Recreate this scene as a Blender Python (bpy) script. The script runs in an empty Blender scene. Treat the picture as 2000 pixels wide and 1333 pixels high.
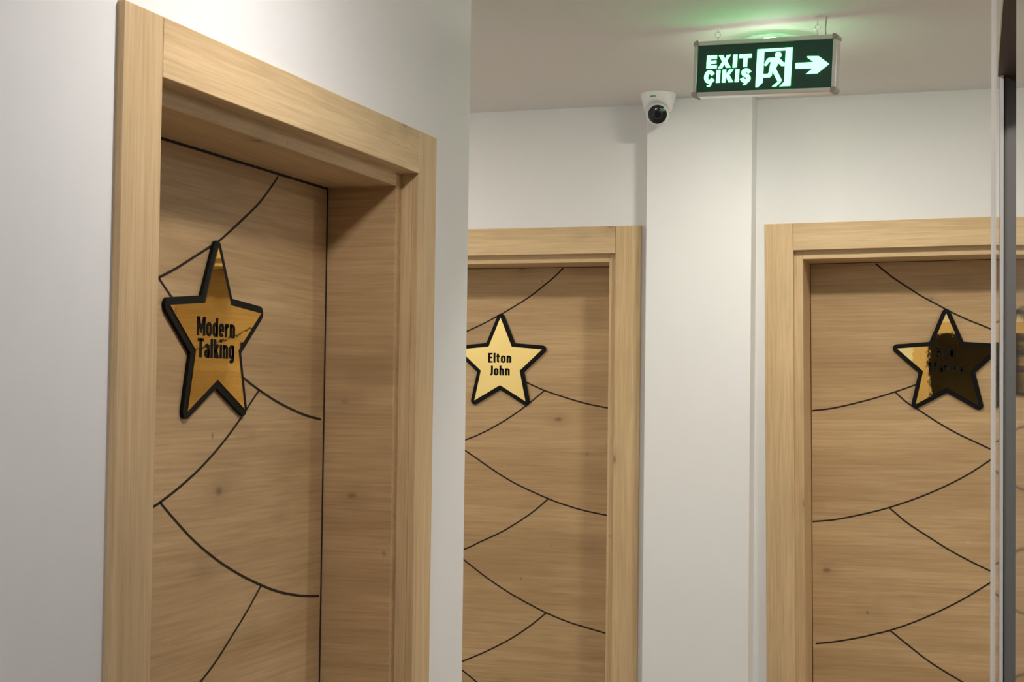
import bpy, bmesh, math, random
from mathutils import Matrix, Vector

# ------------------------------------------------------------------ clearing, camera, world, exposure
scene = bpy.context.scene
COL = scene.collection
S, EYE = 0.85, 1.60            # survey unit -> metres, camera height

cam_data = bpy.data.cameras.new('camera')
cam_data.sensor_fit = 'HORIZONTAL'
cam_data.sensor_width = 36.0
cam_data.lens = 3100.0 / 2000.0 * 36.0
cam_data.clip_start = 0.02
cam = bpy.data.objects.new('camera', cam_data)
COL.objects.link(cam)
R = [[0.9501460, 0.3115417, 0.0128196],
     [0.0010275, 0.0379855, -0.9992778],
     [-0.3118036, 0.9494730, 0.0357716]]
cam.matrix_world = Matrix(((R[0][0], -R[1][0], -R[2][0], 0.0),
                           (R[0][1], -R[1][1], -R[2][1], 0.0),
                           (R[0][2], -R[1][2], -R[2][2], EYE),
                           (0, 0, 0, 1)))
scene.camera = cam

world = bpy.data.worlds.new('world')
scene.world = world
world.use_nodes = True
world.node_tree.nodes['Background'].inputs[0].default_value = (0.9, 0.95, 1.0, 1)
world.node_tree.nodes['Background'].inputs[1].default_value = 0.0

vs = scene.view_settings
vs.view_transform = 'Standard'
vs.look = 'None'
vs.exposure = 2.83
vs.gamma = 1.0
vs.use_curve_mapping = False

LAMP_NEAR = 27.5     # radiance of the ceiling downlights
LAMP_CROSS = 30.0
LAMP_SIDE = 36.0
LAMP_RIGHT = 64.0
LAMP_BACK = 44.0
SIGN_GLOW = 0.82
CEIL = 1.1222 * S + EYE

# ------------------------------------------------------------------ helpers
def U(x, y, z):
    return Vector((x * S, y * S, z * S + EYE))

def link(name, bm, mat, parent=None, smooth=False, bevel=0.0, mats=None):
    bmesh.ops.recalc_face_normals(bm, faces=bm.faces[:])
    me = bpy.data.meshes.new(name)
    bm.to_mesh(me)
    bm.free()
    for m in (mats or [mat]):
        me.materials.append(m)
    if smooth:
        for p in me.polygons:
            p.use_smooth = True
    o = bpy.data.objects.new(name, me)
    COL.objects.link(o)
    if parent is not None:
        o.parent = parent
    if bevel > 0:
        b = o.modifiers.new('bevel', 'BEVEL')
        b.width = bevel
        b.segments = 2
        b.limit_method = 'ANGLE'
        b.angle_limit = math.radians(40)
    return o

def tag(o, label, cat, group=None, kind=None):
    o['label'] = label
    o['category'] = cat
    if group:
        o['group'] = group
    if kind:
        o['kind'] = kind
    return o

def empty(name, mat4):
    o = bpy.data.objects.new(name, None)
    o.empty_display_size = 0.1
    COL.objects.link(o)
    o.matrix_world = mat4
    return o

def box(bm, x0, x1, y0, y1, z0, z1, mi=0):
    v = [bm.verts.new(p) for p in ((x0, y0, z0), (x1, y0, z0), (x1, y1, z0), (x0, y1, z0),
                                   (x0, y0, z1), (x1, y0, z1), (x1, y1, z1), (x0, y1, z1))]
    for f in ((0, 3, 2, 1), (4, 5, 6, 7), (0, 1, 5, 4), (1, 2, 6, 5), (2, 3, 7, 6), (3, 0, 4, 7)):
        bm.faces.new([v[i] for i in f]).material_index = mi

def prism(bm, pts, z0, z1, mi=0):
    a = [bm.verts.new((p[0], p[1], z0)) for p in pts]
    b = [bm.verts.new((p[0], p[1], z1)) for p in pts]
    n = len(pts)
    bm.faces.new(a[::-1]).material_index = mi
    bm.faces.new(b).material_index = mi
    for i in range(n):
        bm.faces.new((a[i], a[(i + 1) % n], b[(i + 1) % n], b[i])).material_index = mi

def plate(bm, pts, y0, y1, mi=0):
    """outline in x,z extruded from y0 to y1"""
    a = [bm.verts.new((p[0], y0, p[1])) for p in pts]
    b = [bm.verts.new((p[0], y1, p[1])) for p in pts]
    n = len(pts)
    bm.faces.new(a).material_index = mi
    bm.faces.new(b[::-1]).material_index = mi
    for i in range(n):
        bm.faces.new((a[i], b[i], b[(i + 1) % n], a[(i + 1) % n])).material_index = mi

def lathe(bm, prof, seg=48, mi=0, caps=True):
    """profile of (radius, z), turned about z"""
    rings = []
    for r, z in prof:
        if r < 1e-6:
            rings.append([bm.verts.new((0, 0, z))])
        else:
            rings.append([bm.verts.new((r * math.cos(2 * math.pi * k / seg), r * math.sin(2 * math.pi * k / seg), z))
                          for k in range(seg)])
    for a, b in zip(rings, rings[1:]):
        for k in range(seg):
            k2 = (k + 1) % seg
            if len(a) == 1 and len(b) == 1:
                continue
            if len(a) == 1:
                f = (a[0], b[k], b[k2])
            elif len(b) == 1:
                f = (a[k], a[k2], b[0])
            else:
                f = (a[k], a[k2], b[k2], b[k])
            bm.faces.new(f).material_index = mi
    if caps:
        for r in (rings[0], rings[-1]):
            if len(r) > 2:
                bm.faces.new(r).material_index = mi

def tube(bm, pts, rad, seg=10, mi=0, closed=False):
    pts = [Vector(p) for p in pts]
    n = len(pts)
    rings = []
    ref = Vector((0.13, 0.97, 0.2)).normalized()
    for i, p in enumerate(pts):
        if closed:
            t = (pts[(i + 1) % n] - pts[i - 1]).normalized()
        else:
            t = (pts[min(i + 1, n - 1)] - pts[max(i - 1, 0)]).normalized()
        a = t.cross(ref).normalized()
        b = t.cross(a).normalized()
        rings.append([bm.verts.new(p + rad * (math.cos(2 * math.pi * k / seg) * a + math.sin(2 * math.pi * k / seg) * b))
                      for k in range(seg)])
    pairs = list(zip(rings, rings[1:]))
    if closed:
        pairs.append((rings[-1], rings[0]))
    for a, b in pairs:
        for k in range(seg):
            bm.faces.new((a[k], a[(k + 1) % seg], b[(k + 1) % seg], b[k])).material_index = mi
    if not closed:
        bm.faces.new(rings[0]).material_index = mi
        bm.faces.new(rings[-1][::-1]).material_index = mi

def smooth_line(pts, per=6):
    """Catmull-Rom through the points"""
    P = [Vector(p) for p in pts]
    if len(P) < 3:
        return P
    out = []
    Q = [2 * P[0] - P[1]] + P + [2 * P[-1] - P[-2]]
    for i in range(1, len(Q) - 2):
        p0, p1, p2, p3 = Q[i - 1:i + 3]
        for k in range(per):
            t = k / per
            out.append(0.5 * ((2 * p1) + (p2 - p0) * t + (2 * p0 - 5 * p1 + 4 * p2 - p3) * t * t
                              + (3 * p1 - p0 - 3 * p2 + p3) * t ** 3))
    out.append(P[-1])
    return out

def groove_strip(bm, pts, width, y, box_clip, mi):
    """a narrow inlaid line on the front of a door leaf, in x,z; the segments outside the leaf are dropped"""
    x0, x1, z0, z1 = box_clip
    L = [p for p in smooth_line([(a, b) for a, b in pts]) if x0 <= p[0] <= x1 and z0 <= p[1] <= z1]
    if len(L) < 2:
        return
    lo, hi = [], []
    for i, p in enumerate(L):
        t = (L[min(i + 1, len(L) - 1)] - L[max(i - 1, 0)]).normalized()
        n = Vector((-t[1], t[0])) * width / 2
        lo.append(p - n)
        hi.append(p + n)
    vl = [bm.verts.new((p[0], y, p[1])) for p in lo]
    vh = [bm.verts.new((p[0], y, p[1])) for p in hi]
    for i in range(len(L) - 1):
        f = bm.faces.new((vl[i], vl[i + 1], vh[i + 1], vh[i]))
        f.material_index = mi

def offset_outline(poly, d, arc=7):
    """outline of a star grown by d: round at the tips, sharp in the notches"""
    n = len(poly)
    P = [Vector(p) for p in poly]
    area = sum(P[i][0] * P[(i + 1) % n][1] - P[(i + 1) % n][0] * P[i][1] for i in range(n))
    if area < 0:
        P = P[::-1]
    out = []
    for i in range(n):
        a, b, c = P[i - 1], P[i], P[(i + 1) % n]
        e1, e2 = (b - a).normalized(), (c - b).normalized()
        n1, n2 = Vector((e1[1], -e1[0])), Vector((e2[1], -e2[0]))
        if e1[0] * e2[1] - e1[1] * e2[0] > 0:
            t1, t2 = math.atan2(n1[1], n1[0]), math.atan2(n2[1], n2[0])
            while t2 < t1:
                t2 += 2 * math.pi
            for k in range(arc + 1):
                t = t1 + (t2 - t1) * k / arc
                out.append((b[0] + d * math.cos(t), b[1] + d * math.sin(t)))
        else:
            m = (n1 + n2).normalized()
            q = b + m * d / max(0.2, m.dot(n1))
            out.append((q[0], q[1]))
    return out

def stroke(bm, pts, w, at, y0, y1, closed=False):
    """a flat stroke of width w along pts (drawn in letter space, placed by at), y0 to y1 deep"""
    P = [Vector(p) for p in pts]
    n = len(P)
    L, Rr = [], []
    for i in range(n):
        a = P[i - 1] if (closed or i > 0) else None
        c = P[(i + 1) % n] if (closed or i < n - 1) else None
        t1 = (P[i] - a).normalized() if a is not None else None
        t2 = (c - P[i]).normalized() if c is not None else None
        t1 = t1 or t2
        t2 = t2 or t1
        n1, n2 = Vector((-t1[1], t1[0])), Vector((-t2[1], t2[0]))
        m = (n1 + n2).normalized()
        m = m * (w / 2) / max(0.45, m.dot(n1))
        L.append(P[i] + m)
        Rr.append(P[i] - m)
    def vv(p, y):
        q = at(p)
        return bm.verts.new((q[0], y, q[1]))
    lf, rf = [vv(p, y0) for p in L], [vv(p, y0) for p in Rr]
    lb, rb_ = [vv(p, y1) for p in L], [vv(p, y1) for p in Rr]
    rng = range(n) if closed else range(n - 1)
    for i in rng:
        k = (i + 1) % n
        bm.faces.new((lf[i], lf[k], rf[k], rf[i]))
        bm.faces.new((lb[i], rb_[i], rb_[k], lb[k]))
        bm.faces.new((lf[i], lb[i], lb[k], lf[k]))
        bm.faces.new((rf[i], rf[k], rb_[k], rb_[i]))
    if not closed:
        bm.faces.new((lf[0], rf[0], rb_[0], lb[0]))
        bm.faces.new((lf[-1], lb[-1], rb_[-1], rf[-1]))

def arc(cx, cy, rx_, ry_, a0, a1, n=7):
    return [(cx + rx_ * math.cos(math.radians(a0 + (a1 - a0) * k / n)), cy + ry_ * math.sin(math.radians(a0 + (a1 - a0) * k / n)))
            for k in range(n + 1)]

def glyph(ch):
    """strokes of a bold condensed letter, capital height 1: (width, [(points, closed)])"""
    w, X = 0.175, 0.735
    h = w / 2
    def stadium(x0, x1, z0, z1):
        r = (x1 - x0) / 2
        q = min(r * 1.05, (z1 - z0) / 2)
        c = (x0 + x1) / 2
        return arc(c, z1 - q, r, q, 0, 180) + arc(c, z0 + q, r, q, 180, 360)
    O, H = [], 0.43
    def add(p, closed=False):
        O.append((p, closed))
    W = H
    if ch == 'M':
        W = 0.66
        add([(h, 0), (h, 1)]); add([(W - h, 0), (W - h, 1)])
        add([(h * 1.1, .97), (W / 2, .30), (W - h * 1.1, .97)])
    elif ch == 'o':
        add(stadium(h, W - h, h - .01, X - h + .01), True)
    elif ch == 'd':
        add(stadium(h, W - h, h - .01, X - h + .01), True); add([(W - h, 0), (W - h, 1)])
    elif ch == 'b':
        add(stadium(h, W - h, h - .01, X - h + .01), True); add([(h, 0), (h, 1)])
    elif ch == 'g':
        add(stadium(h, W - h, h - .01, X - h + .01), True)
        add([(W - h, X)] + arc(W / 2, -.02, W / 2 - h, .13, 0, -150))
    elif ch == 'e':
        r = W / 2 - h
        add([(h, .36), (W - h, .36)] + arc(W / 2, X - h - r * 1.05, r, r * 1.05, 0, 180) + arc(W / 2, h + r * 1.05, r, r * 1.05, 180, 330))
    elif ch == 'r':
        W = 0.32
        add([(h, 0), (h, X)]); add(arc(h + .22, X - h - .19, .22, .19, 180, 92))
    elif ch in 'nh':
        r = W / 2 - h
        add([(h, 0), (h, 1 if ch == 'h' else X)])
        add(arc(W / 2, X - h - r * 1.05, r, r * 1.05, 180, 0) + [(W - h, 0)])
    elif ch == 'T':
        W = 0.46
        add([(0, 1 - h), (W, 1 - h)]); add([(W / 2, 0), (W / 2, 1)])
    elif ch == 'a':
        W = 0.41
        r = W / 2 - h
        add(arc(W / 2, X - h - r * 1.05, r, r * 1.05, 160, 0) + [(W - h, 0)])
        add(stadium(h, W - h, h - .01, .36), True)
    elif ch == 'l':
        W = w
        add([(h, 0), (h, 1)])
    elif ch == 'i':
        W = w
        add([(h, 0), (h, X)]); add([(h, .85), (h, 1.01)])
    elif ch == 'k':
        W = 0.42
        add([(h, 0), (h, 1)]); add([(h, .27), (W - h * .9, X)]); add([(h + .09, .42), (W - h * .8, 0)])
    elif ch == 'E':
        W = 0.39
        add([(h, 0), (h, 1)])
        for z in (h, .52, 1 - h):
            add([(h, z), (W - (.03 if z == .52 else 0), z)])
    elif ch == 't':
        W = 0.31
        add([(.13, .93)] + arc(.13 + .13, .22, .13, .22 - h, 180, 265)); add([(0, X - .07), (W, X - .07)])
    elif ch == 'J':
        W = 0.33
        r = W / 2 - h + .03
        add([(W - h, 1)] + arc(W - h - r, h + r, r, r, 0, -115))
    elif ch == 'B':
        W = 0.45
        add([(h, 0), (h, 1)])
        add([(h, 1 - h)] + arc(W - h - .17, 1 - h - .185, .15, .185, 90, -90) + [(h, .545)])
        add([(h, .545)] + arc(W - h - .17, h + .23, .17, .23, 90, -90) + [(h, h)])
    elif ch == 'y':
        W = 0.45
        add([(h * .95, X), (W / 2, .06)]); add([(W - h * .95, X), (.17, -.22)])
    return W, w, O

def add_text(bm, body, x0, x1, zbase, cap, y0, y1):
    gap = 0.085
    gl = [glyph(c) for c in body]
    tot = sum(g[0] for g in gl) + gap * (len(gl) - 1)
    sx = (x1 - x0) / tot
    x = 0.0
    for k, (W, w, O) in enumerate(gl):
        for p, closed in O:
            stroke(bm, p, w, lambda q, x=x: (x0 + (x + q[0]) * sx, zbase + q[1] * cap), y0, y1, closed)
        x += W + gap

# ------------------------------------------------------------------ materials
def new_mat(name):
    m = bpy.data.materials.new(name)
    m.use_nodes = True
    nt = m.node_tree
    return m, nt, nt.nodes['Principled BSDF']

def simple(name, col, rough=0.5, metal=0.0, spec=0.5, bump=0.0, bscale=300.0, var=0.04):
    m, nt, b = new_mat(name)
    b.inputs['Base Color'].default_value = (*col, 1)
    b.inputs['Roughness'].default_value = rough
    b.inputs['Metallic'].default_value = metal
    b.inputs['Specular IOR Level'].default_value = spec
    n = nt.nodes.new('ShaderNodeTexNoise')
    n.inputs['Scale'].default_value = bscale
    n.inputs['Detail'].default_value = 3
    tc = nt.nodes.new('ShaderNodeTexCoord')
    nt.links.new(tc.outputs['Object'], n.inputs['Vector'])
    mr = nt.nodes.new('ShaderNodeMapRange')
    mr.inputs['To Min'].default_value = max(0.0, rough - var)
    mr.inputs['To Max'].default_value = min(1.0, rough + var)
    nt.links.new(n.outputs['Fac'], mr.inputs['Value'])
    nt.links.new(mr.outputs['Result'], b.inputs['Roughness'])
    if bump > 0:
        bp = nt.nodes.new('ShaderNodeBump')
        bp.inputs['Strength'].default_value = bump
        bp.inputs['Distance'].default_value = 0.001
        nt.links.new(n.outputs['Fac'], bp.inputs['Height'])
        nt.links.new(bp.outputs['Normal'], b.inputs['Normal'])
    return m

def plaster(name, col):
    m, nt, b = new_mat(name)
    tc = nt.nodes.new('ShaderNodeTexCoord')
    n = nt.nodes.new('ShaderNodeTexNoise')
    n.inputs['Scale'].default_value = 2.2
    n.inputs['Detail'].default_value = 4
    nt.links.new(tc.outputs['Object'], n.inputs['Vector'])
    r = nt.nodes.new('ShaderNodeValToRGB')
    r.color_ramp.elements[0].position = 0.3
    r.color_ramp.elements[0].color = (col[0] * .975, col[1] * .975, col[2] * .975, 1)
    r.color_ramp.elements[1].position = 0.7
    r.color_ramp.elements[1].color = (*col, 1)
    nt.links.new(n.outputs['Fac'], r.inputs['Fac'])
    nt.links.new(r.outputs['Color'], b.inputs['Base Color'])
    b.inputs['Roughness'].default_value = 0.75
    b.inputs['Specular IOR Level'].default_value = 0.25
    n2 = nt.nodes.new('ShaderNodeTexNoise')
    n2.inputs['Scale'].default_value = 160
    n2.inputs['Detail'].default_value = 3
    nt.links.new(tc.outputs['Object'], n2.inputs['Vector'])
    bp = nt.nodes.new('ShaderNodeBump')
    bp.inputs['Strength'].default_value = 0.08
    bp.inputs['Distance'].default_value = 0.001
    nt.links.new(n2.outputs['Fac'], bp.inputs['Height'])
    nt.links.new(bp.outputs['Normal'], b.inputs['Normal'])
    return m

def oak(name, axis, light, dark, seed, rough=0.48):
    """light knotty oak laminate, grain along the given local axis"""
    m, nt, b = new_mat(name)
    N, K = nt.nodes.new, nt.links.new
    tc = N('ShaderNodeTexCoord')
    def mapped(along, across, off):
        mp = N('ShaderNodeMapping')
        s = [across, across, across]
        s['xyz'.index(axis)] = along
        mp.inputs['Scale'].default_value = s
        mp.inputs['Location'].default_value = (off, off * 1.7, off * 0.6)
        K(tc.outputs['Object'], mp.inputs['Vector'])
        return mp
    def noise(mp, scale, detail, dist=0.0, rgh=0.5):
        n = N('ShaderNodeTexNoise')
        n.inputs['Scale'].default_value = scale
        n.inputs['Detail'].default_value = detail
        n.inputs['Distortion'].default_value = dist
        n.inputs['Roughness'].default_value = rgh
        K(mp.outputs['Vector'], n.inputs['Vector'])
        return n
    broad = noise(mapped(0.9, 7.0, seed), 1.0, 3, 0.6)         # wide bands
    streak = noise(mapped(2.6, 85.0, seed + 3.1), 1.0, 6, 0.5, 0.7)  # grain streaks
    fine = noise(mapped(7.0, 230.0, seed + 7.7), 1.0, 3, 0.2)  # pores
    blot = noise(mapped(3.0, 8.0, seed + 11.0), 1.0, 4, 0.25)   # darker blotches round the knots
    def ramp(src, p0, p1, c0, c1):
        r = N('ShaderNodeValToRGB')
        r.color_ramp.elements[0].position = p0
        r.color_ramp.elements[1].position = p1
        r.color_ramp.elements[0].color = (*c0, 1)
        r.color_ramp.elements[1].color = (*c1, 1)
        K(src, r.inputs['Fac'])
        return r
    def mix(a, bb, fac, mode='MIX'):
        mx = N('ShaderNodeMix')
        mx.data_type = 'RGBA'
        mx.blend_type = mode
        if isinstance(fac, float):
            mx.inputs['Factor'].default_value = fac
        else:
            K(fac, mx.inputs['Factor'])
        K(a, mx.inputs['A'])
        if isinstance(bb, tuple):
            mx.inputs['B'].default_value = (*bb, 1)
        else:
            K(bb, mx.inputs['B'])
        return mx.outputs['Result']
    base = ramp(broad.outputs['Fac'], 0.32, 0.68, dark, light).outputs['Color']
    st = ramp(streak.outputs['Fac'], 0.33, 0.62, (0.82, 0.79, 0.76), (1.05, 1.05, 1.05)).outputs['Color']
    c = mix(base, st, 0.75, 'MULTIPLY')
    fn = ramp(fine.outputs['Fac'], 0.3, 0.6, (0.80, 0.77, 0.74), (1.03, 1.03, 1.03)).outputs['Color']
    c = mix(c, fn, 0.6, 'MULTIPLY')
    bl = ramp(blot.outputs['Fac'], 0.60, 0.78, (0, 0, 0), (1, 1, 1)).outputs['Color']
    bf = N('ShaderNodeMath')
    bf.operation = 'MULTIPLY'
    K(bl, bf.inputs[0])
    bf.inputs[1].default_value = 0.42
    c = mix(c, tuple(v * 0.66 for v in dark), bf.outputs['Value'])
    # knots: scattered small dark eyes, and a soft halo about them
    vm = mapped(4.4, 7.0, seed + 2.0)
    wob = noise(mapped(18, 30, seed), 1.0, 2)
    addv = N('ShaderNodeVectorMath')
    addv.operation = 'MULTIPLY_ADD'
    K(wob.outputs['Color'], addv.inputs[0])
    addv.inputs[1].default_value = (0.06, 0.06, 0.06)
    K(vm.outputs['Vector'], addv.inputs[2])
    vo = N('ShaderNodeTexVoronoi')
    vo.inputs['Scale'].default_value = 1.0
    vo.inputs['Randomness'].default_value = 1.0
    K(addv.outputs['Vector'], vo.inputs['Vector'])
    kn = ramp(vo.outputs['Distance'], 0.02, 0.075, (1, 1, 1), (0, 0, 0)).outputs['Color']
    halo = ramp(vo.outputs['Distance'], 0.03, 0.26, (1, 1, 1), (0, 0, 0)).outputs['Color']
    hf = N('ShaderNodeMath')
    hf.operation = 'MULTIPLY'
    K(halo, hf.inputs[0])
    hf.inputs[1].default_value = 0.35
    c = mix(c, tuple(v * 0.6 for v in dark), hf.outputs['Value'])
    kf = N('ShaderNodeMath')
    kf.operation = 'MULTIPLY'
    K(kn, kf.inputs[0])
    kf.inputs[1].default_value = 0.75
    c = mix(c, tuple(v * 0.28 for v in dark), kf.outputs['Value'])
    # small dark flecks
    fm = mapped(6.5, 5.0, seed + 31.0)
    fv = N('ShaderNodeTexVoronoi')
    fv.inputs['Scale'].default_value = 1.0
    fa = N('ShaderNodeVectorMath')
    fa.operation = 'MULTIPLY_ADD'
    K(wob.outputs['Color'], fa.inputs[0])
    fa.inputs[1].default_value = (0.05, 0.05, 0.05)
    K(fm.outputs['Vector'], fa.inputs[2])
    K(fa.outputs['Vector'], fv.inputs['Vector'])
    fr = ramp(fv.outputs['Distance'], 0.012, 0.045, (1, 1, 1), (0, 0, 0)).outputs['Color']
    ff = N('ShaderNodeMath')
    ff.operation = 'MULTIPLY'
    K(fr, ff.inputs[0])
    ff.inputs[1].default_value = 0.6
    c = mix(c, tuple(v * 0.40 for v in dark), ff.outputs['Value'])
    K(c, b.inputs['Base Color'])
    b.inputs['Roughness'].default_value = rough
    b.inputs['Specular IOR Level'].default_value = 0.35
    bp = N('ShaderNodeBump')
    bp.inputs['Strength'].default_value = 0.12
    bp.inputs['Distance'].default_value = 0.0006
    K(fine.outputs['Fac'], bp.inputs['Height'])
    K(bp.outputs['Normal'], b.inputs['Normal'])
    return m

def emit(name, col, strength):
    m, nt, b = new_mat(name)
    b.inputs['Base Color'].default_value = (0.8, 0.8, 0.8, 1)
    b.inputs['Emission Color'].default_value = (*col, 1)
    b.inputs['Emission Strength'].default_value = strength
    b.inputs['Roughness'].default_value = 0.5
    return m

def marble(name):
    m, nt, b = new_mat(name)
    N, K = nt.nodes.new, nt.links.new
    tc = N('ShaderNodeTexCoord')
    n = N('ShaderNodeTexNoise')
    n.inputs['Scale'].default_value = 1.6
    n.inputs['Detail'].default_value = 8
    n.inputs['Distortion'].default_value = 1.5
    K(tc.outputs['Object'], n.inputs['Vector'])
    r = N('ShaderNodeValToRGB')
    e = r.color_ramp.elements
    e[0].position, e[0].color = 0.46, (0.32, 0.29, 0.26, 1)
    e[1].position, e[1].color = 0.52, (0.32, 0.29, 0.26, 1)
    v = e.new(0.49)
    v.color = (0.2, 0.18, 0.16, 1)
    K(n.outputs['Fac'], r.inputs['Fac'])
    K(r.outputs['Color'], b.inputs['Base Color'])
    b.inputs['Roughness'].default_value = 0.03
    b.inputs['Specular IOR Level'].default_value = 0.6
    return m

M = {}
M['wall'] = plaster('white_wall_paint', (0.80, 0.795, 0.785))
M['ceiling'] = plaster('white_ceiling_paint', (0.80, 0.775, 0.745))
M['floor'] = simple('grey_floor_tile', (0.31, 0.287, 0.262), 0.3)
OL, OD = (0.70, 0.51, 0.288), (0.59, 0.415, 0.222)
LL, LD = (0.60, 0.412, 0.216), (0.45, 0.292, 0.143)  # leaf and jamb: casing oak with the recess shade put into its colour
M['oak_upright'] = oak('oak_upright_grain', 'z', OL, OD, 1.3)
M['oak_level'] = oak('oak_level_grain', 'x', OL, OD, 5.2)
M['oak_leaf_one'] = oak('oak_door_leaf', 'x', LL, LD, 2.0)
M['oak_leaf_two'] = oak('oak_door_leaf', 'x', LL, LD, 9.4)
M['oak_leaf_three'] = oak('oak_door_leaf', 'x', LL, LD, 14.9)
M['oak_jamb'] = oak('oak_jamb', 'y', LL, LD, 21.0)
M['groove'] = simple('dark_groove', (0.030, 0.018, 0.012), 0.7, spec=0.2)
M['gold'] = simple('gold_mirror', (0.96, 0.74, 0.29), 0.02, 1.0, bump=0.12, bscale=18.0, var=0.01)
M['black'] = simple('black_acrylic', (0.005, 0.005, 0.005), 0.5, spec=0.12)
M['ink'] = simple('black_lettering', (0.006, 0.005, 0.004), 0.6, spec=0.1)
M['alu'] = simple('brushed_aluminium', (0.72, 0.71, 0.69), 0.34, 0.85)
M['cap'] = simple('grey_plastic', (0.42, 0.38, 0.34), 0.5)
M['chrome'] = simple('bright_steel', (0.78, 0.77, 0.74), 0.18, 1.0)
M['cable'] = simple('grey_cable', (0.55, 0.50, 0.45), 0.4)
M['white_plastic'] = simple('white_plastic', (0.80, 0.80, 0.79), 0.35)
M['lens'] = simple('black_lens_window', (0.012, 0.012, 0.014), 0.08)
M['lens_bezel'] = simple('black_lens_bezel', (0.03, 0.03, 0.03), 0.3)
M['green_mark'] = simple('green_printed_mark', (0.10, 0.30, 0.18), 0.5)
M['sign_panel'] = emit('dark_green_sign_panel', (0.10, 1.0, 0.55), 0.0016)
M['sign_panel'].node_tree.nodes['Principled BSDF'].inputs['Base Color'].default_value = (0.008, 0.035, 0.024, 1)
M['sign_glow'] = emit('lit_sign_lettering', (0.13, 1.0, 0.27), SIGN_GLOW)
M['sign_glow'].node_tree.nodes['Principled BSDF'].inputs['Base Color'].default_value = (0.04, 0.10, 0.06, 1)
M['rim'] = simple('white_lamp_rim', (0.82, 0.82, 0.80), 0.3)
M['marble'] = marble('polished_cream_marble')
M['zinc'] = simple('dull_grey_metal', (0.46, 0.45, 0.43), 0.6, 0.1, bump=0.5, bscale=120.0)
M['white_metal'] = simple('white_edge_profile', (0.90, 0.87, 0.82), 0.4)
M['dark_wood'] = oak('dark_wood', 'y', (0.16, 0.105, 0.07), (0.11, 0.07, 0.045), 3.0)
M['recess'] = simple('recess_darkened', (0.10, 0.095, 0.09), 0.8)  # unseen recess walls, darkened to cut light bounced onto the nearest door
M['dark_room'] = simple('dark_room_paint', (0.55, 0.48, 0.40), 0.8)

# ------------------------------------------------------------------ door data, in metres (x along the wall, z up)
G1 = [[(2.8398, 2.0381), (2.8042, 2.0074), (2.7484, 1.9659), (2.6632, 1.9165), (2.6022, 1.883), (2.5711, 1.8696), (2.5161, 1.8469), (2.45, 1.8195), (2.3901, 1.7979)],
      [(2.3901, 1.7979), (2.4365, 1.7668), (2.4624, 1.752)],
      [(2.6639, 1.6484), (2.7085, 1.6299), (2.7706, 1.6087), (2.8489, 1.5859), (2.9397, 1.5657), (3.0054, 1.5548), (3.0775, 1.5472)],
      [(2.7706, 1.6087), (2.7341, 1.5823), (2.696, 1.5537), (2.6317, 1.5115), (2.5532, 1.469), (2.4785, 1.4367), (2.4104, 1.4125), (2.3873, 1.406), (2.3581, 1.3984), (2.25, 1.372), (2.10, 1.345)],
      [(2.4104, 1.4125), (2.465, 1.3767), (2.5309, 1.3366), (2.617, 1.2944), (2.7016, 1.2605), (2.7906, 1.2308), (2.8708, 1.2084), (2.9547, 1.1918), (3.0203, 1.1828), (3.0794, 1.1771)],
      [(2.7941, 1.2294), (2.7415, 1.1893), (2.6818, 1.1492), (2.6186, 1.109), (2.5631, 1.0808), (2.4732, 1.0406), (2.40, 1.012), (2.25, 0.965), (2.10, 0.935)]]
for k in (4, 5):
    for q in (1, 2):
        G1.append([(a, b - 0.392 * q) for a, b in G1[k]])
G2 = [[(-1.5118, 2.0482), (-1.5445, 2.0162), (-1.5838, 1.9851), (-1.6273, 1.9519), (-1.6751, 1.922), (-1.7302, 1.8907), (-1.7546, 1.8784), (-1.799, 1.8556), (-1.8467, 1.8344), (-1.9218, 1.8043), (-2.05, 1.765), (-2.15, 1.745)],
      [(-1.6769, 1.6676), (-1.6407, 1.6522), (-1.5793, 1.6266), (-1.5046, 1.6031), (-1.4397, 1.5856), (-1.3967, 1.5769), (-1.354, 1.5697)],
      [(-1.5793, 1.6249), (-1.6418, 1.5747), (-1.7009, 1.5331), (-1.7671, 1.4944), (-1.8115, 1.4725), (-1.845, 1.4588), (-1.935, 1.4276), (-2.05, 1.398), (-2.15, 1.382)],
      [(-1.9355, 1.4595), (-1.8442, 1.4049), (-1.7876, 1.3693), (-1.7203, 1.329), (-1.6536, 1.2965), (-1.5612, 1.2598), (-1.5003, 1.2402), (-1.4355, 1.2241), (-1.3535, 1.21)],
      [(-1.5612, 1.2581), (-1.6087, 1.2175), (-1.6612, 1.18), (-1.7269, 1.1401), (-1.8062, 1.102), (-1.844, 1.083), (-1.9292, 1.0494), (-2.05, 1.015), (-2.15, 0.998)],
      [(-1.9298, 1.0865), (-1.8432, 1.0272), (-1.7732, 0.98), (-1.6928, 0.9338), (-1.6221, 0.9), (-1.5607, 0.8734), (-1.4829, 0.8473), (-1.4137, 0.8307), (-1.3527, 0.8172)],
      [(-1.5625, 0.8739), (-1.6211, 0.8258), (-1.6863, 0.7805), (-1.7657, 0.7364), (-1.8406, 0.7015), (-1.9234, 0.6682), (-2.05, 0.632), (-2.15, 0.615)],
      [(-1.9239, 0.7032), (-1.8425, 0.649), (-1.8086, 0.6251), (-1.7079, 0.5609), (-1.5705, 0.5005), (-1.3487, 0.4496)]]
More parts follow.
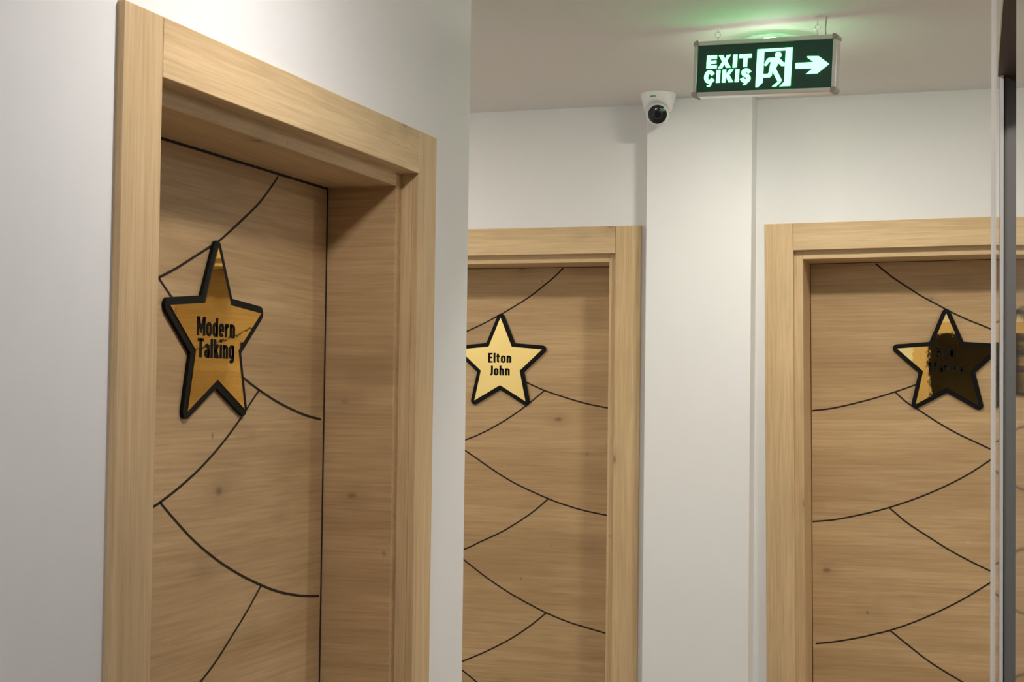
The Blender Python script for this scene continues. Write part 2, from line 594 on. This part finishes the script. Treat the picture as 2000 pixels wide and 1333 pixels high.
G3 = [[(-0.486, 2.0507), (-0.4299, 2.0032), (-0.3821, 1.9699), (-0.3347, 1.938), (-0.2876, 1.9117), (-0.2616, 1.897), (-0.2408, 1.8856), (-0.1943, 1.8629), (-0.1572, 1.8474), (-0.125, 1.8339), (-0.0412, 1.8004), (0.064, 1.7689), (0.17, 1.745)],
      [(-0.6859, 1.5702), (-0.6207, 1.5777), (-0.548, 1.5943), (-0.4808, 1.6128), (-0.415, 1.6342), (-0.3501, 1.6581), (-0.3103, 1.6741)],
      [(-0.415, 1.6334), (-0.3807, 1.6028), (-0.3429, 1.5784), (-0.2864, 1.5413), (-0.2258, 1.5064), (-0.1703, 1.4803), (-0.1243, 1.459), (-0.0407, 1.4229), (0.0643, 1.3847), (0.17, 1.355)],
      [(-0.6854, 1.213), (-0.6058, 1.2225), (-0.5238, 1.241), (-0.432, 1.2675), (-0.3356, 1.3045), (-0.2563, 1.3423), (-0.1885, 1.381), (-0.125, 1.4256), (-0.097, 1.4462)],
      [(-0.4312, 1.2667), (-0.3782, 1.2226), (-0.3141, 1.1816), (-0.2511, 1.1431), (-0.1878, 1.1103), (-0.1266, 1.0821), (-0.0478, 1.0472), (0.0645, 1.0057), (0.17, 0.975)],
      [(-0.683, 0.8222), (-0.615, 0.8317), (-0.5382, 0.8484), (-0.4789, 0.8648), (-0.4277, 0.8807), (-0.3608, 0.9077), (-0.2815, 0.9465), (-0.2029, 0.992), (-0.125, 1.045), (-0.092, 1.0668)],
      [(-0.4274, 0.8802), (-0.366, 0.833), (-0.3027, 0.7874), (-0.2076, 0.7333), (-0.0849, 0.671), (0.0647, 0.6087), (0.17, 0.575)],
      [(-0.68, 0.43), (-0.53, 0.455), (-0.42, 0.49), (-0.28, 0.555), (-0.12, 0.655), (-0.092, 0.6735)]]
S1 = [(2.5829, 1.8673), (2.6339, 1.7651), (2.7552, 1.7566), (2.6658, 1.6825), (2.6946, 1.5727), (2.5886, 1.6262), (2.4826, 1.5687), (2.5071, 1.6773), (2.4151, 1.7527), (2.5368, 1.7637)]
S2 = [(-1.7365, 1.875), (-1.6945, 1.7745), (-1.5863, 1.7660), (-1.6652, 1.6929), (-1.6430, 1.5883), (-1.7354, 1.6428), (-1.8277, 1.589), (-1.8055, 1.6921), (-1.8864, 1.7650), (-1.7785, 1.7748)]
S3 = [(-0.2591, 1.8837), (-0.2155, 1.7810), (-0.1080, 1.7740), (-0.1855, 1.7005), (-0.1600, 1.5939), (-0.2559, 1.6480), (-0.3508, 1.5961), (-0.3285, 1.7005), (-0.4093, 1.7720), (-0.3008, 1.7800)]

TOP = 0.6590 * S + EYE          # top of the door casings
HEAD = 0.5545 * S + EYE         # underside of the head casings

# ------------------------------------------------------------------ the shell
WT = 0.012                       # the casings stand this far proud of the walls
XL = -1.4447 * S - WT            # face of the left wall
YB = 5.8496 * S + WT             # face of the back wall
XW, XE = -4.0 * S, 2.6 * S       # ends of the cross corridor
YF = -1.0 * S                    # wall behind the camera
YC = 4.0465 * S                  # corner where the left wall ends

def structure(name, bm, mat, label, cat, mats=None, bevel=0.0):
    return tag(link(name, bm, mat, mats=mats, bevel=bevel), label, cat, kind='structure')

bm = bmesh.new()
box(bm, XW - .3, XE + .3, YF - 2.2, YB + .5, -0.1, 0.0)
structure('floor', bm, M['floor'], 'grey tiled corridor floor below the bottom of the picture', 'floor')
bm = bmesh.new()
box(bm, XW - .3, XE + .3, YF - 2.2, YB + .5, CEIL, CEIL + 0.1)
structure('ceiling', bm, M['ceiling'], 'flat white ceiling with the green glow of the exit sign on it', 'ceiling')

D1X = (2.4255 * S, 3.646 * S)    # openings between the casings
D2X = (-2.573 * S, -1.511 * S)
D3X = (-0.8385 * S, 0.2345 * S)
GAP = 0.03                       # wall openings are this much wider than the casings' inner edges

bm = bmesh.new()
T = 0.26
box(bm, XL - T, XL, YF, D1X[0] - GAP, 0, CEIL)
box(bm, XL - T, XL, D1X[1] + GAP, YC, 0, CEIL)
box(bm, XL - T, XL, D1X[0] - GAP, D1X[1] + GAP, HEAD + GAP, CEIL)
structure('wall_left', bm, M['wall'], 'white wall on the left with the nearest oak door in it', 'wall')
bm = bmesh.new()
box(bm, XW, XL - T, YC - .16, YC, 0, CEIL)
structure('wall_left_return', bm, M['wall'], 'hidden white wall running left behind the corner', 'wall')

bm = bmesh.new()
T = 0.30
g2 = 0.048
xs = [XW, D2X[0] - g2, D2X[1] + g2, D3X[0] - g2, D3X[1] + g2, XE]
for a, b in ((0, 1), (2, 3), (4, 5)):
    box(bm, xs[a], xs[b], YB, YB + T, 0, CEIL)
for a, b in ((1, 2), (3, 4)):
    box(bm, xs[a], xs[b], YB, YB + T, HEAD + g2, CEIL)
structure('wall_back', bm, M['wall'], 'white back wall holding the two farther oak doors', 'wall')

bm = bmesh.new()
box(bm, -1.3706 * S, -0.9769 * S, 5.76 * S, YB, 0, CEIL)
structure('wall_pillar', bm, M['wall'], 'shallow white pillar between the two farther doors', 'pillar', bevel=0.002)

bm = bmesh.new()
box(bm, XW - .1, XW, YC - .16, YB + .3, 0, CEIL)
structure('wall_far_left', bm, M['wall'], 'hidden white wall closing the cross corridor on the left', 'wall')
bm = bmesh.new()
box(bm, XE, XE + .1, YF - .1, YB + .3, 0, CEIL)
structure('wall_far_right', bm, M['wall'], 'hidden white wall closing the cross corridor on the right', 'wall')

# right-hand wall: its corridor face runs along x = .0405 - .034 y (survey units)
def rx(y, off=0.0):
    return (0.0405 - 0.034 * y + off)
def pl(pts):
    return [(a * S, b * S) for a, b in pts]
RZ = 0.5465 * S + EYE            # underside of the header over the opening
# far stub, with a splayed jamb
J0 = (rx(2.75) + 0.006, 2.762)
J1 = (J0[0] + 0.10, J0[1] + 0.31)
bm = bmesh.new()
prism(bm, pl([(rx(2.762), 2.762), J0, J1, (2.6, J1[1]), (2.6, 3.58), (rx(3.58), 3.58)]), 0, CEIL)
wr = structure('wall_right', bm, M['marble'], 'polished cream marble end of the right wall next to the third door', 'wall')
bm = bmesh.new()
n = 14
near = []
for i in range(n + 1):           # the near panel is very slightly bowed, as thin cladding is
    y = 1.67 - (1.67 + 1.0) * i / n
    q = (1.67 - y)
    near.append((rx(y) - 0.0018 * q * q + 0.0028 * q, y))
prism(bm, pl(near + [(0.12, -1.0), (0.09, 1.67)]), 0, CEIL)
structure('wall_right_panel', bm, M['marble'], 'polished cream marble wall panel at the right edge mirroring the star', 'wall')
bm = bmesh.new()
prism(bm, pl([(rx(1.67), 1.67), (0.07, 1.67), (0.07, J1[1] + .0), J1, J0, (rx(2.762), 2.762)]), RZ + 0.02, CEIL)
structure('wall_right_header', bm, M['marble'], 'marble faced header above the opening in the right wall', 'wall')
bm = bmesh.new()
prism(bm, pl([(rx(1.67, -.003), 1.67), (0.07, 1.67), (0.07, J1[1]), J1, J0, (rx(2.75, -.003), 2.75)]), RZ, RZ + 0.02)
structure('trim_1', bm, M['dark_wood'], 'dark brown wooden underside of the header at the upper right edge', 'trim')
bm = bmesh.new()                 # dull metal lining on the splayed jamb
d = 0.004
prism(bm, pl([(J0[0] + .002, J0[1] - .001), (J0[0] + .002 + d, J0[1] - .002), (J1[0] + d, J1[1] - .002), (J1[0], J1[1])]), 0, RZ)
structure('trim_2', bm, M['zinc'], 'dull grey metal jamb lining at the right edge', 'trim')
bm = bmesh.new()                 # light edge strip at the jamb corner
prism(bm, pl([(-0.0520, 2.742), (-0.0463, 2.742), (-0.0463, 2.762), (-0.0520, 2.762)]), 0, RZ)
structure('trim_3', bm, M['white_metal'], 'thin pale metal edge strip beside the grey jamb', 'trim')
bm = bmesh.new()                 # white edge profile at the far corner of the marble
prism(bm, pl([(-0.0863, 3.575), (-0.0788, 3.575), (-0.0788, 3.604), (-0.0863, 3.604)]), 0, CEIL)
structure('trim_4', bm, M['white_metal'], 'thin white edge profile in front of the third door', 'trim')
bm = bmesh.new()
box(bm, 0.95 * S, 0.95 * S + .05, 1.0 * S, J1[1] * S, 0, CEIL)
box(bm, 0.11 * S, 0.95 * S, 1.0 * S, 1.0 * S + .05, 0, CEIL)
structure('wall_recess', bm, M['recess'], 'unseen wall inside the opening on the right, coloured dark to cut bounced light', 'wall')

# wall behind the camera, with a dark open doorway that the gold stars mirror
bm = bmesh.new()
EX0, EX1 = -0.80 * S, 0.02 * S
box(bm, XL - .26, EX0, YF - .12, YF, 0, CEIL)
box(bm, EX1, XE, YF - .12, YF, 0, CEIL)
box(bm, EX0, EX1, YF - .12, YF, HEAD, CEIL)
structure('wall_front', bm, M['wall'], 'white wall behind the viewer with an open doorway', 'wall')
bm = bmesh.new()
for a, b, c, e in ((EX0 - .1, EX0, 0, HEAD + .09), (EX1, EX1 + .1, 0, HEAD + .09), (EX0, EX1, HEAD, HEAD + .09)):
    box(bm, a, b, YF, YF + .014, c, e)
structure('trim_5', bm, M['oak_upright'], 'oak casing round the doorway behind the viewer', 'trim')
bm = bmesh.new()
box(bm, EX0 - .5, EX0 - .45, YF - 2.0, YF - .12, 0, CEIL)
box(bm, EX1 + .45, EX1 + .5, YF - 2.0, YF - .12, 0, CEIL)
box(bm, EX0 - .5, EX1 + .5, YF - 2.05, YF - 2.0, 0, CEIL)
structure('wall_dark_room', bm, M['dark_room'], 'dark walls of the unlit room behind the viewer', 'wall')

# ------------------------------------------------------------------ doors
def make_door(name, label, mat4, xi0, xi1, cw, cr, head, top, r1, rec, lip, leafmat, grooves, gw):
    """xi0/xi1 inner edges of the casing, local x along the wall, y into it, z up from the floor"""
    root = empty(name, mat4)
    tag(root, label, 'door', kind='structure')
    def casing(nm, x0, x1, z0, z1, leg, mat):
        bm = bmesh.new()
        box(bm, x0, x1, 0, 0.016, z0, z1)
        if leg == 'l':
            box(bm, x0, x0 + .018, 0.016, r1 + .006, z0, z1)
        elif leg == 'r':
            box(bm, x1 - .018, x1, 0.016, r1 + .006, z0, z1)
        else:
            box(bm, x0, x1, 0.016, r1 + .006, z0, z0 + .018)
        return link(nm, bm, mat, root, bevel=0.0015)
    casing('side_casing', xi0 - cw, xi0 - .0004, 0, top, 'r', M['oak_upright'])
    casing('side_casing', xi1 + .0004, xi1 + cr, 0, top, 'l', M['oak_upright'])
    casing('head_casing', xi0 + .0004, xi1 - .0004, head, top, 't', M['oak_level'])
    # frame: two jambs and a head, a lip's width inside the casing
    dj = rec + 0.045
    bm = bmesh.new()
    box(bm, xi0 - .016, xi0 + lip, r1, dj, 0, head + .016)
    link('jamb', bm, M['oak_upright'], root, bevel=0.001)
    bm = bmesh.new()
    box(bm, xi1 - lip, xi1 + .016, r1, dj, 0, head + .016)
    link('jamb', bm, M['oak_jamb'] if name == 'door_1' else M['oak_upright'], root, bevel=0.001)
    bm = bmesh.new()
    box(bm, xi0 + lip, xi1 - lip, r1, dj, head - lip, head + .016)
    link('frame_head', bm, M['oak_level'], root, bevel=0.001)
    # leaf
    g = gw
    lx0, lx1, lz1 = xi0 + lip + g, xi1 - lip - g, head - lip - g
    bm = bmesh.new()
    box(bm, lx0, lx1, rec, rec + .04, 0.006, lz1)
    for p in grooves:
        groove_strip(bm, p, 0.0052, rec - 0.00035, (lx0, lx1, 0.01, lz1), 1)
    leaf = link('door_leaf', bm, None, root, mats=[leafmat, M['groove']])
    bm = bmesh.new()             # black strips round the leaf
    box(bm, lx1, lx1 + g, rec - .001, rec + .02, 0.006, lz1)
    box(bm, lx0 - g, lx0, rec - .001, rec + .02, 0.006, lz1)
    box(bm, lx0 - g, lx1 + g, rec - .001, rec + .02, lz1, lz1 + g)
    link('edge_strip', bm, M['groove'], root)
    # dark sheet behind the leaf, its colour standing in for shade in the gap
    bm = bmesh.new()
    box(bm, xi0 + lip - .01, xi1 - lip + .01, rec + .046, rec + .052, 0, head - lip + .01)
    link('gap_shade_sheet', bm, M['groove'], root)
    return root

def star_plaque(label, mat4, poly, y_leaf, lines):
    """black star with a gold mirror star on it and black lettering; local frame of its door"""
    cx = sum(p[0] for p in poly) / 10
    cz = sum(p[1] for p in poly) / 10
    P = [(a - cx, b - cz) for a, b in poly]
    root = empty('star_plaque', mat4 @ Matrix.Translation((cx, y_leaf, cz)))
    tag(root, label, 'star plaque', group='gold star plaques on the doors')
    bm = bmesh.new()
    plate(bm, offset_outline(P, 0.0135), -0.0075, -0.0004)
    link('black_star', bm, M['black'], root, bevel=0.0006)
    bm = bmesh.new()
    plate(bm, P, -0.0095, -0.0075)
    link('gold_star', bm, M['gold'], root)
    bm = bmesh.new()
    for body, x0, x1, zb, cap in lines:
        add_text(bm, body, x0 - cx, x1 - cx, zb - cz, cap, -0.0101, -0.0095)
    link('lettering', bm, M['ink'], root)
    return root

def shift(polys, dx):
    return [[(a - dx, b) for a, b in l] for l in polys]

# door 1, in the left wall: local x -> +Y, local y -> -X
c1 = (D1X[0] + D1X[1]) / 2
M1 = Matrix(((0, -1, 0, -1.4447 * S), (1, 0, 0, c1), (0, 0, 1, 0), (0, 0, 0, 1)))
REC1 = 0.231 * S
make_door('door_1', 'nearest oak door deep in its frame in the left wall, larger than the others', M1, D1X[0] - c1, D1X[1] - c1, 0.107, 0.1015,
          HEAD - 0.0015, TOP, 0.047 * S, REC1, 0.034 * S, M['oak_leaf_one'], shift(G1, c1), 0.005)
star_plaque('amber gold mirror star on the nearest door, largest of the three stars', M1, [(a - c1, b) for a, b in S1], REC1,
            [('Modern', 2.509 - c1, 2.6503 - c1, 1.7042, 0.0345), ('Talking', 2.513 - c1, 2.6484 - c1, 1.6652, 0.0345)])

# door 2, back wall left of the pillar
c2 = (D2X[0] + D2X[1]) / 2
M2 = Matrix.Translation((c2, 5.8496 * S, 0))
REC2 = 0.230 * S
make_door('door_2', 'oak door in the back wall left of the pillar, half hidden by the corner', M2, D2X[0] - c2, D2X[1] - c2, 0.0845, 0.0845,
          HEAD + 0.001, TOP + 0.0005, 0.03 * S, REC2, 0.031 * S, M['oak_leaf_two'], shift(G2, c2), 0.002)
star_plaque('pale plain gold star cut by the wall corner, left of the pillar', M2,
            [(a - c2, b) for a, b in S2], REC2,
            [('Elton', -1.779 - c2, -1.6955 - c2, 1.7196, 0.0338), ('John', -1.7746 - c2, -1.7005 - c2, 1.6760, 0.0335)])

# door 3, back wall right of the pillar, hung a touch out of plumb
a3 = 0.012
P0 = Vector((-0.944 * S, 5.8496 * S, 0.6540 * S + EYE))
ROT3 = Matrix(((math.cos(a3), 0, -math.sin(a3)), (0, 1, 0), (math.sin(a3), 0, math.cos(a3))))
c3w = 0.089 + (D3X[1] - D3X[0]) / 2
# local origin (opening centre at the floor) so that the casing's upper left corner falls on P0
org = P0 - ROT3 @ Vector((-c3w, 0, TOP))
M3 = Matrix.Translation(org) @ ROT3.to_4x4()
INV3 = M3.inverted()
def to3(p):
    q = INV3 @ Vector((p[0], 5.8496 * S, p[1]))
    return (q[0], q[2])
h3 = (D3X[1] - D3X[0]) / 2
make_door('door_3', 'oak door in the back wall right of the pillar, cut by the white edge profile', M3, -h3, h3, 0.089, 0.089,
          HEAD + 0.004, TOP, 0.03 * S, REC2, 0.0315 * S, M['oak_leaf_three'], [[to3(p) for p in l] for l in G3], 0.002)
def m3x(x, z):
    return to3((x, z))[0]
def m3z(x, z):
    return to3((x, z))[1]
star_plaque('gold star with a dark doorway mirrored in it, on the door right of the pillar', M3, [to3(p) for p in S3], REC2,
            [('Bob', m3x(-0.2898, 1.75), m3x(-0.2277, 1.75), m3z(-0.258, 1.7452), 0.0242 + .006),
             ('Marley', m3x(-0.3115, 1.70), m3x(-0.2028, 1.70), m3z(-0.258, 1.6986), 0.0285 + .002)])

# ------------------------------------------------------------------ exit sign
SX = Vector((-0.43644, -0.0, -0.0))
ex = Vector((math.cos(math.radians(-9)) , math.sin(math.radians(-9)), -0.040)).normalized()
ey0 = Vector((-math.sin(math.radians(-9)), math.cos(math.radians(-9)), 0))
ez = ex.cross(ey0).normalized()
ey = ez.cross(ex).normalized()
sc = U(-0.7563, 4.6510, 0.9884)
MS = Matrix(((ex[0], ey[0], ez[0], sc[0]), (ex[1], ey[1], ez[1], sc[1]), (ex[2], ey[2], ez[2], sc[2]), (0, 0, 0, 1)))
SW, SH, SD = 0.3725, 0.1425, 0.026      # outer size
IW, IH = 0.352, 0.1195                  # panel
sign = empty('exit_sign', MS)
tag(sign, 'lit green exit sign reading EXIT ÇIKIŞ with arrow, hanging from the ceiling', 'exit sign')
bm = bmesh.new()
plate(bm, [(-IW / 2, -IH / 2), (IW / 2, -IH / 2), (IW / 2, IH / 2), (-IW / 2, IH / 2)], 0.001, SD - .001)
link('panel', bm, M['sign_panel'], sign)
def rail(x0, x1, z0, z1):
    bm = bmesh.new()
    box(bm, x0, x1, -0.004, SD + .004, z0, z1)
    link('frame_rail', bm, M['alu'], sign, bevel=0.002)
rail(-SW / 2 + .011, SW / 2 - .011, IH / 2, SH / 2)
rail(-SW / 2 + .011, SW / 2 - .011, -SH / 2, -IH / 2)
rail(-SW / 2, -IW / 2, -SH / 2 + .011, SH / 2 - .011)
rail(IW / 2, SW / 2, -SH / 2 + .011, SH / 2 - .011)
for sx in (-1, 1):
    for sz in (-1, 1):
        bm = bmesh.new()
        o0, o1 = (SW / 2 + .002), (SH / 2 + .002)
        pts = [(o0 - .0127, o1 - .0137), (o0, o1 - .0137), (o0, o1 - .006), (o0 - .006, o1), (o0 - .0137, o1), (o0 - .0137, o1 - .0125)]
        plate(bm, [(sx * a, sz * b) for a, b in pts], -0.006, SD + .006)
        link('corner_cap', bm, M['cap'], sign, bevel=0.001)

def sgn(x, y):
    """a spot on the sign face measured from the sign's centre line, returned in local metres"""
    k = (x - 1362.0) / 263.6
    yc = 133.65 - 10.7 * k
    return ((x - 1493.8) * 0.0013355, (yc - y) * 0.1195 / (90.5 + 3.6 * k))
def crop(x, y):
    return sgn(1465 + x / 9.522, 60 + y / 9.522)
door_shape = [[(145, 335), (795, 300), (785, 1015), (585, 1025), (668, 940), (672, 355), (275, 380), (268, 950), (178, 1040), (140, 1040)]]
def capsule(p, q, r0, r1, n=6):
    p, q = Vector(p), Vector(q)
    t = (q - p).normalized()
    b0 = math.atan2(t[1], t[0])
    out = []
    for k in range(n + 1):
        a = b0 + math.pi / 2 + math.pi * k / n
        out.append((p[0] + r0 * math.cos(a), p[1] + r0 * math.sin(a)))
    for k in range(n + 1):
        a = b0 - math.pi / 2 + math.pi * k / n
        out.append((q[0] + r1 * math.cos(a), q[1] + r1 * math.sin(a)))
    return out
man = [[(538 + 58 * math.cos(2 * math.pi * k / 20), 440 + 58 * math.sin(2 * math.pi * k / 20)) for k in range(20)],
       [(365, 495), (550, 490), (590, 525), (640, 580), (690, 585), (690, 645), (600, 645), (545, 590), (500, 690), (620, 905), (610, 930),
        (545, 930), (440, 740), (430, 820), (395, 855), (215, 860), (205, 830), (230, 795), (360, 790), (375, 770), (392, 640), (412, 570),
        (370, 572), (335, 630), (310, 645), (285, 630), (290, 605), (335, 515)]]
shadow_shape = [(445, 1027), (550, 935), (612, 940), (520, 1025)]
arrow_shape = [(862, 595), (1190, 577), (1055, 480), (1075, 470), (1275, 468), (1470, 612), (1265, 785), (1055, 797), (1190, 690), (865, 697)]

sign_letters = [
    [(285, 450), (478, 440), (476, 508), (360, 515), (360, 545), (470, 535), (470, 592), (360, 600), (360, 632), (480, 622), (480, 682), (283, 690)],
    [(512, 445), (598, 440), (632, 512), (668, 438), (742, 432), (672, 545), (750, 668), (660, 674), (625, 600), (585, 680), (508, 684), (585, 562)],
    [(788, 432), (868, 428), (866, 666), (786, 672)],
    [(905, 425), (1138, 415), (1136, 488), (1062, 492), (1056, 656), (985, 660), (984, 494), (903, 498)],
    [(485, 715), (555, 712), (552, 948), (480, 952)],
    [(597, 710), (665, 708), (665, 800), (725, 705), (805, 702), (728, 805), (810, 940), (720, 943), (672, 850), (662, 865), (660, 946), (595, 948)],
    [(845, 705), (915, 700), (912, 938), (838, 942)],
    [(338, 950), (396, 950), (388, 1000), (360, 1022), (308, 1027), (305, 1003), (348, 993), (352, 975)],
    [(1015, 935), (1082, 930), (1060, 985), (1000, 1000), (988, 983), (1030, 968)]]
sign_strokes = [
    [(418, 803), (390, 768), (345, 755), (303, 783), (285, 848), (301, 908), (345, 932), (388, 918), (420, 878)],
    [(1112, 765), (1082, 728), (1038, 721), (1000, 743), (997, 783), (1035, 812), (1082, 836), (1098, 874), (1075, 912), (1035, 922), (995, 908), (966, 868)]]

def sign_face(side):
    """lettering and pictograms of one face; side 0 faces the viewer, side 1 the other way"""
    y0, y1 = (-0.0006, 0.001) if side == 0 else (SD - .001, SD + .0006)
    fl = side == 1
    sg = -1 if fl else 1
    bm = bmesh.new()
    def tr(p):
        q = sgn(1350 + p[0] / 9.52, 60 + p[1] / 9.52)
        return (sg * q[0], q[1])
    for l in sign_letters:
        plate(bm, [tr(p) for p in l], y0, y1)
    for l in sign_strokes:
        stroke(bm, smooth_line(l, 4), 72, tr, y0, y1)
    link('lettering', bm, M['sign_glow'], sign)
    bm = bmesh.new()
    for l in door_shape + [shadow_shape]:
        plate(bm, [(sg * crop(*p)[0], crop(*p)[1]) for p in l], y0, y1)
    link('doorway_pictogram', bm, M['sign_glow'], sign)
    bm = bmesh.new()
    for l in man:
        plate(bm, [(sg * crop(*p)[0], crop(*p)[1]) for p in l], y0 - .0003 if side == 0 else y0, y1 if side == 0 else y1 + .0003)
    link('running_figure_pictogram', bm, M['sign_glow'], sign)
    bm = bmesh.new()
    plate(bm, [(sg * crop(*p)[0], crop(*p)[1]) for p in arrow_shape], y0, y1)
    link('arrow', bm, M['sign_glow'], sign)
sign_face(0)
sign_face(1)

MSI = MS.inverted()
for hx in (-0.1294, 0.1318):
    topw = MS @ Vector((hx, SD / 2, SH / 2))
    up = MSI @ Vector((topw[0], topw[1], CEIL))
    base = Vector((hx, SD / 2, SH / 2))
    L = (up - base).length
    bm = bmesh.new()
    d = (up - base) / L
    tube(bm, [base, base + d * L * .28], 0.0018, 8)
    mid = base + d * (L * .28 + .0075)
    ring = [mid + Vector((.0072 * math.cos(t), 0, .0072 * math.sin(t))) for t in [2 * math.pi * k / 20 for k in range(20)]]
    tube(bm, ring, 0.0011, 6, closed=True)
    tube(bm, [mid + d * .0065, up - d * .0015], 0.0014, 8)
    tube(bm, [up - d * .0018, up], 0.0055, 14)
    link('hook', bm, M['chrome'], sign)
topw = MS @ Vector((0.153, SD / 2, SH / 2))
up = MSI @ Vector((topw[0], topw[1], CEIL))
bm = bmesh.new()
b0 = Vector((0.153, SD / 2, SH / 2))
tube(bm, smooth_line([b0, b0.lerp(up, .4) + Vector((-.0015, 0, 0)), up + Vector((.002, 0, 0))], 5), 0.0019, 8)
link('cable', bm, M['cable'], sign)

# ------------------------------------------------------------------ security camera
MC = Matrix.Translation(U(-1.3080, 5.668, 1.1222))
sec = empty('security_camera', MC)
tag(sec, 'white dome security camera with a black lens window, under the ceiling at the pillar', 'security camera')
bm = bmesh.new()
lathe(bm, [(0.0, 0.0), (0.0555, 0.0), (0.0555, -.004), (0.0545, -.010), (0.050, -.026), (0.0455, -.044), (0.0425, -.054), (0.038, -.057), (0.034, -.054), (0.0, -.040)], 56, caps=False)
for v in bm.verts:               # the rim is cut away in front so that the ball shows
    rr = math.hypot(v.co.x, v.co.y)
    if rr > 1e-5 and v.co.z < -.02:
        fr = max(0.0, -v.co.y / rr - 0.25) / 0.75
        v.co.z = -.02 + (v.co.z + .02) * (1 - 0.80 * fr ** 0.8)
link('base', bm, M['white_plastic'], sec, smooth=True).modifiers.new('edges', 'EDGE_SPLIT').split_angle = math.radians(40)
ball_c = Vector((0, -0.008, -0.0635))
aim = (Vector((0, 0, EYE)) + Vector((-0.05, 0, -0.30)) - (MC @ ball_c)).normalized()
qa = aim.to_track_quat('Z', 'Y').to_matrix().to_4x4()
ball = empty('lens_ball', Matrix.Identity(4))
bpy.data.objects.remove(ball)
rb = 0.0365
bm = bmesh.new()
prof = [(rb * math.sin(math.pi * k / 24), -rb * math.cos(math.pi * k / 24)) for k in range(18)]
prof.append((0.0295, 0.0225))
prof.append((0.0, 0.0225))
lathe(bm, prof, 48, caps=False)
for v in bm.verts:
    v.co = ball_c + (qa.to_3x3() @ v.co)
ball = link('lens_ball', bm, M['white_plastic'], sec, smooth=True)
ball.modifiers.new('edges', 'EDGE_SPLIT').split_angle = math.radians(40)
bm = bmesh.new()
lathe(bm, [(0.0, 0.0222), (0.0292, 0.0222), (0.0292, 0.0255), (0.0265, 0.0268), (0.0, 0.0268)], 40, caps=False)
for v in bm.verts:
    v.co = ball_c + (qa.to_3x3() @ v.co)
lw = link('lens_window', bm, M['lens'], ball, smooth=True)
lw.modifiers.new('edges', 'EDGE_SPLIT').split_angle = math.radians(30)
bm = bmesh.new()
lathe(bm, [(0.0115, 0.0268), (0.0145, 0.0268), (0.0145, 0.0280), (0.0115, 0.0280), (0.0115, 0.0268)], 32, caps=False)
for v in bm.verts:
    v.co = ball_c + (qa.to_3x3() @ v.co)
link('lens_ring', bm, M['lens_bezel'], ball, smooth=True)
bm = bmesh.new()                 # small green printed mark on the rim
for k, (w, h) in enumerate(((.0026, .0036), (.0022, .0052), (.0026, .0036), (.0022, .0042), (.0026, .0036))):
    ph = -math.pi / 2 - 0.10 + (k - 2) * 0.062
    r_, z_ = 0.0532, -0.0155
    c_, s_ = math.cos(ph), math.sin(ph)
    tx = Vector((-s_, c_, 0))
    nrm = Vector((c_, s_, -.25)).normalized()
    upv = nrm.cross(tx).normalized()
    p = Vector((r_ * c_, r_ * s_, z_)) + nrm * .0004
    q = [p + tx * (a * w) + upv * (b * h / 2) for a, b in ((-1, -1), (1, -1), (1, 1), (-1, 1))]
    f = [bm.verts.new(x) for x in q] + [bm.verts.new(x - nrm * .0012) for x in q]
    for idx in ((0, 1, 2, 3), (7, 6, 5, 4), (0, 4, 5, 1), (1, 5, 6, 2), (2, 6, 7, 3), (3, 7, 4, 0)):
        bm.faces.new([f[i] for i in idx])
link('printed_mark', bm, M['green_mark'], sec)

# ------------------------------------------------------------------ ceiling downlights
def downlight(x, y, label, power, col):
    root = empty('downlight', Matrix.Translation(U(x, y, 1.1222)))
    tag(root, label, 'ceiling light', group='round ceiling downlights')
    bm = bmesh.new()
    lathe(bm, [(0.074, 0.0), (0.088, 0.0), (0.088, -.004), (0.085, -.008), (0.079, -.010), (0.0755, -.009), (0.0742, -.007), (0.074, 0.0)], 48, caps=False)
    link('rim', bm, M['rim'], root, smooth=True)
    bm = bmesh.new()
    lathe(bm, [(0.0, -.001), (0.0738, -.001)] + [(0.0738 * math.cos(math.pi / 2 * k / 8), -.004 - .018 * math.sin(math.pi / 2 * k / 8)) for k in range(9)], 48, caps=False)
    link('diffuser', bm, emit('lamp_diffuser', col, power), root)
    return root
downlight(-0.765, 4.905, 'round ceiling downlight almost hidden behind the exit sign', LAMP_CROSS, (1.0, 0.95, 0.86))
downlight(-0.80, 2.60, 'round ceiling downlight above the nearest door, out of the picture', LAMP_NEAR, (1.0, 0.96, 0.93))
downlight(-0.80, 0.25, 'round ceiling downlight near the viewer, out of the picture', LAMP_BACK, (0.97, 0.97, 1.0))
downlight(-2.90, 4.905, 'round ceiling downlight in the left arm of the cross corridor', LAMP_SIDE, (1.0, 0.95, 0.86))
downlight(1.45, 4.905, 'round ceiling downlight in the right arm of the cross corridor', LAMP_RIGHT, (1.0, 0.95, 0.86))

downlight(0.78, 2.30, 'added unseen lamp inside the opening on the right, to brighten the grey jamb', 16.0, (1.0, 0.95, 0.88))  # added lamp, out of view, that brightens the grey jamb lining

bpy.context.view_layer.update()
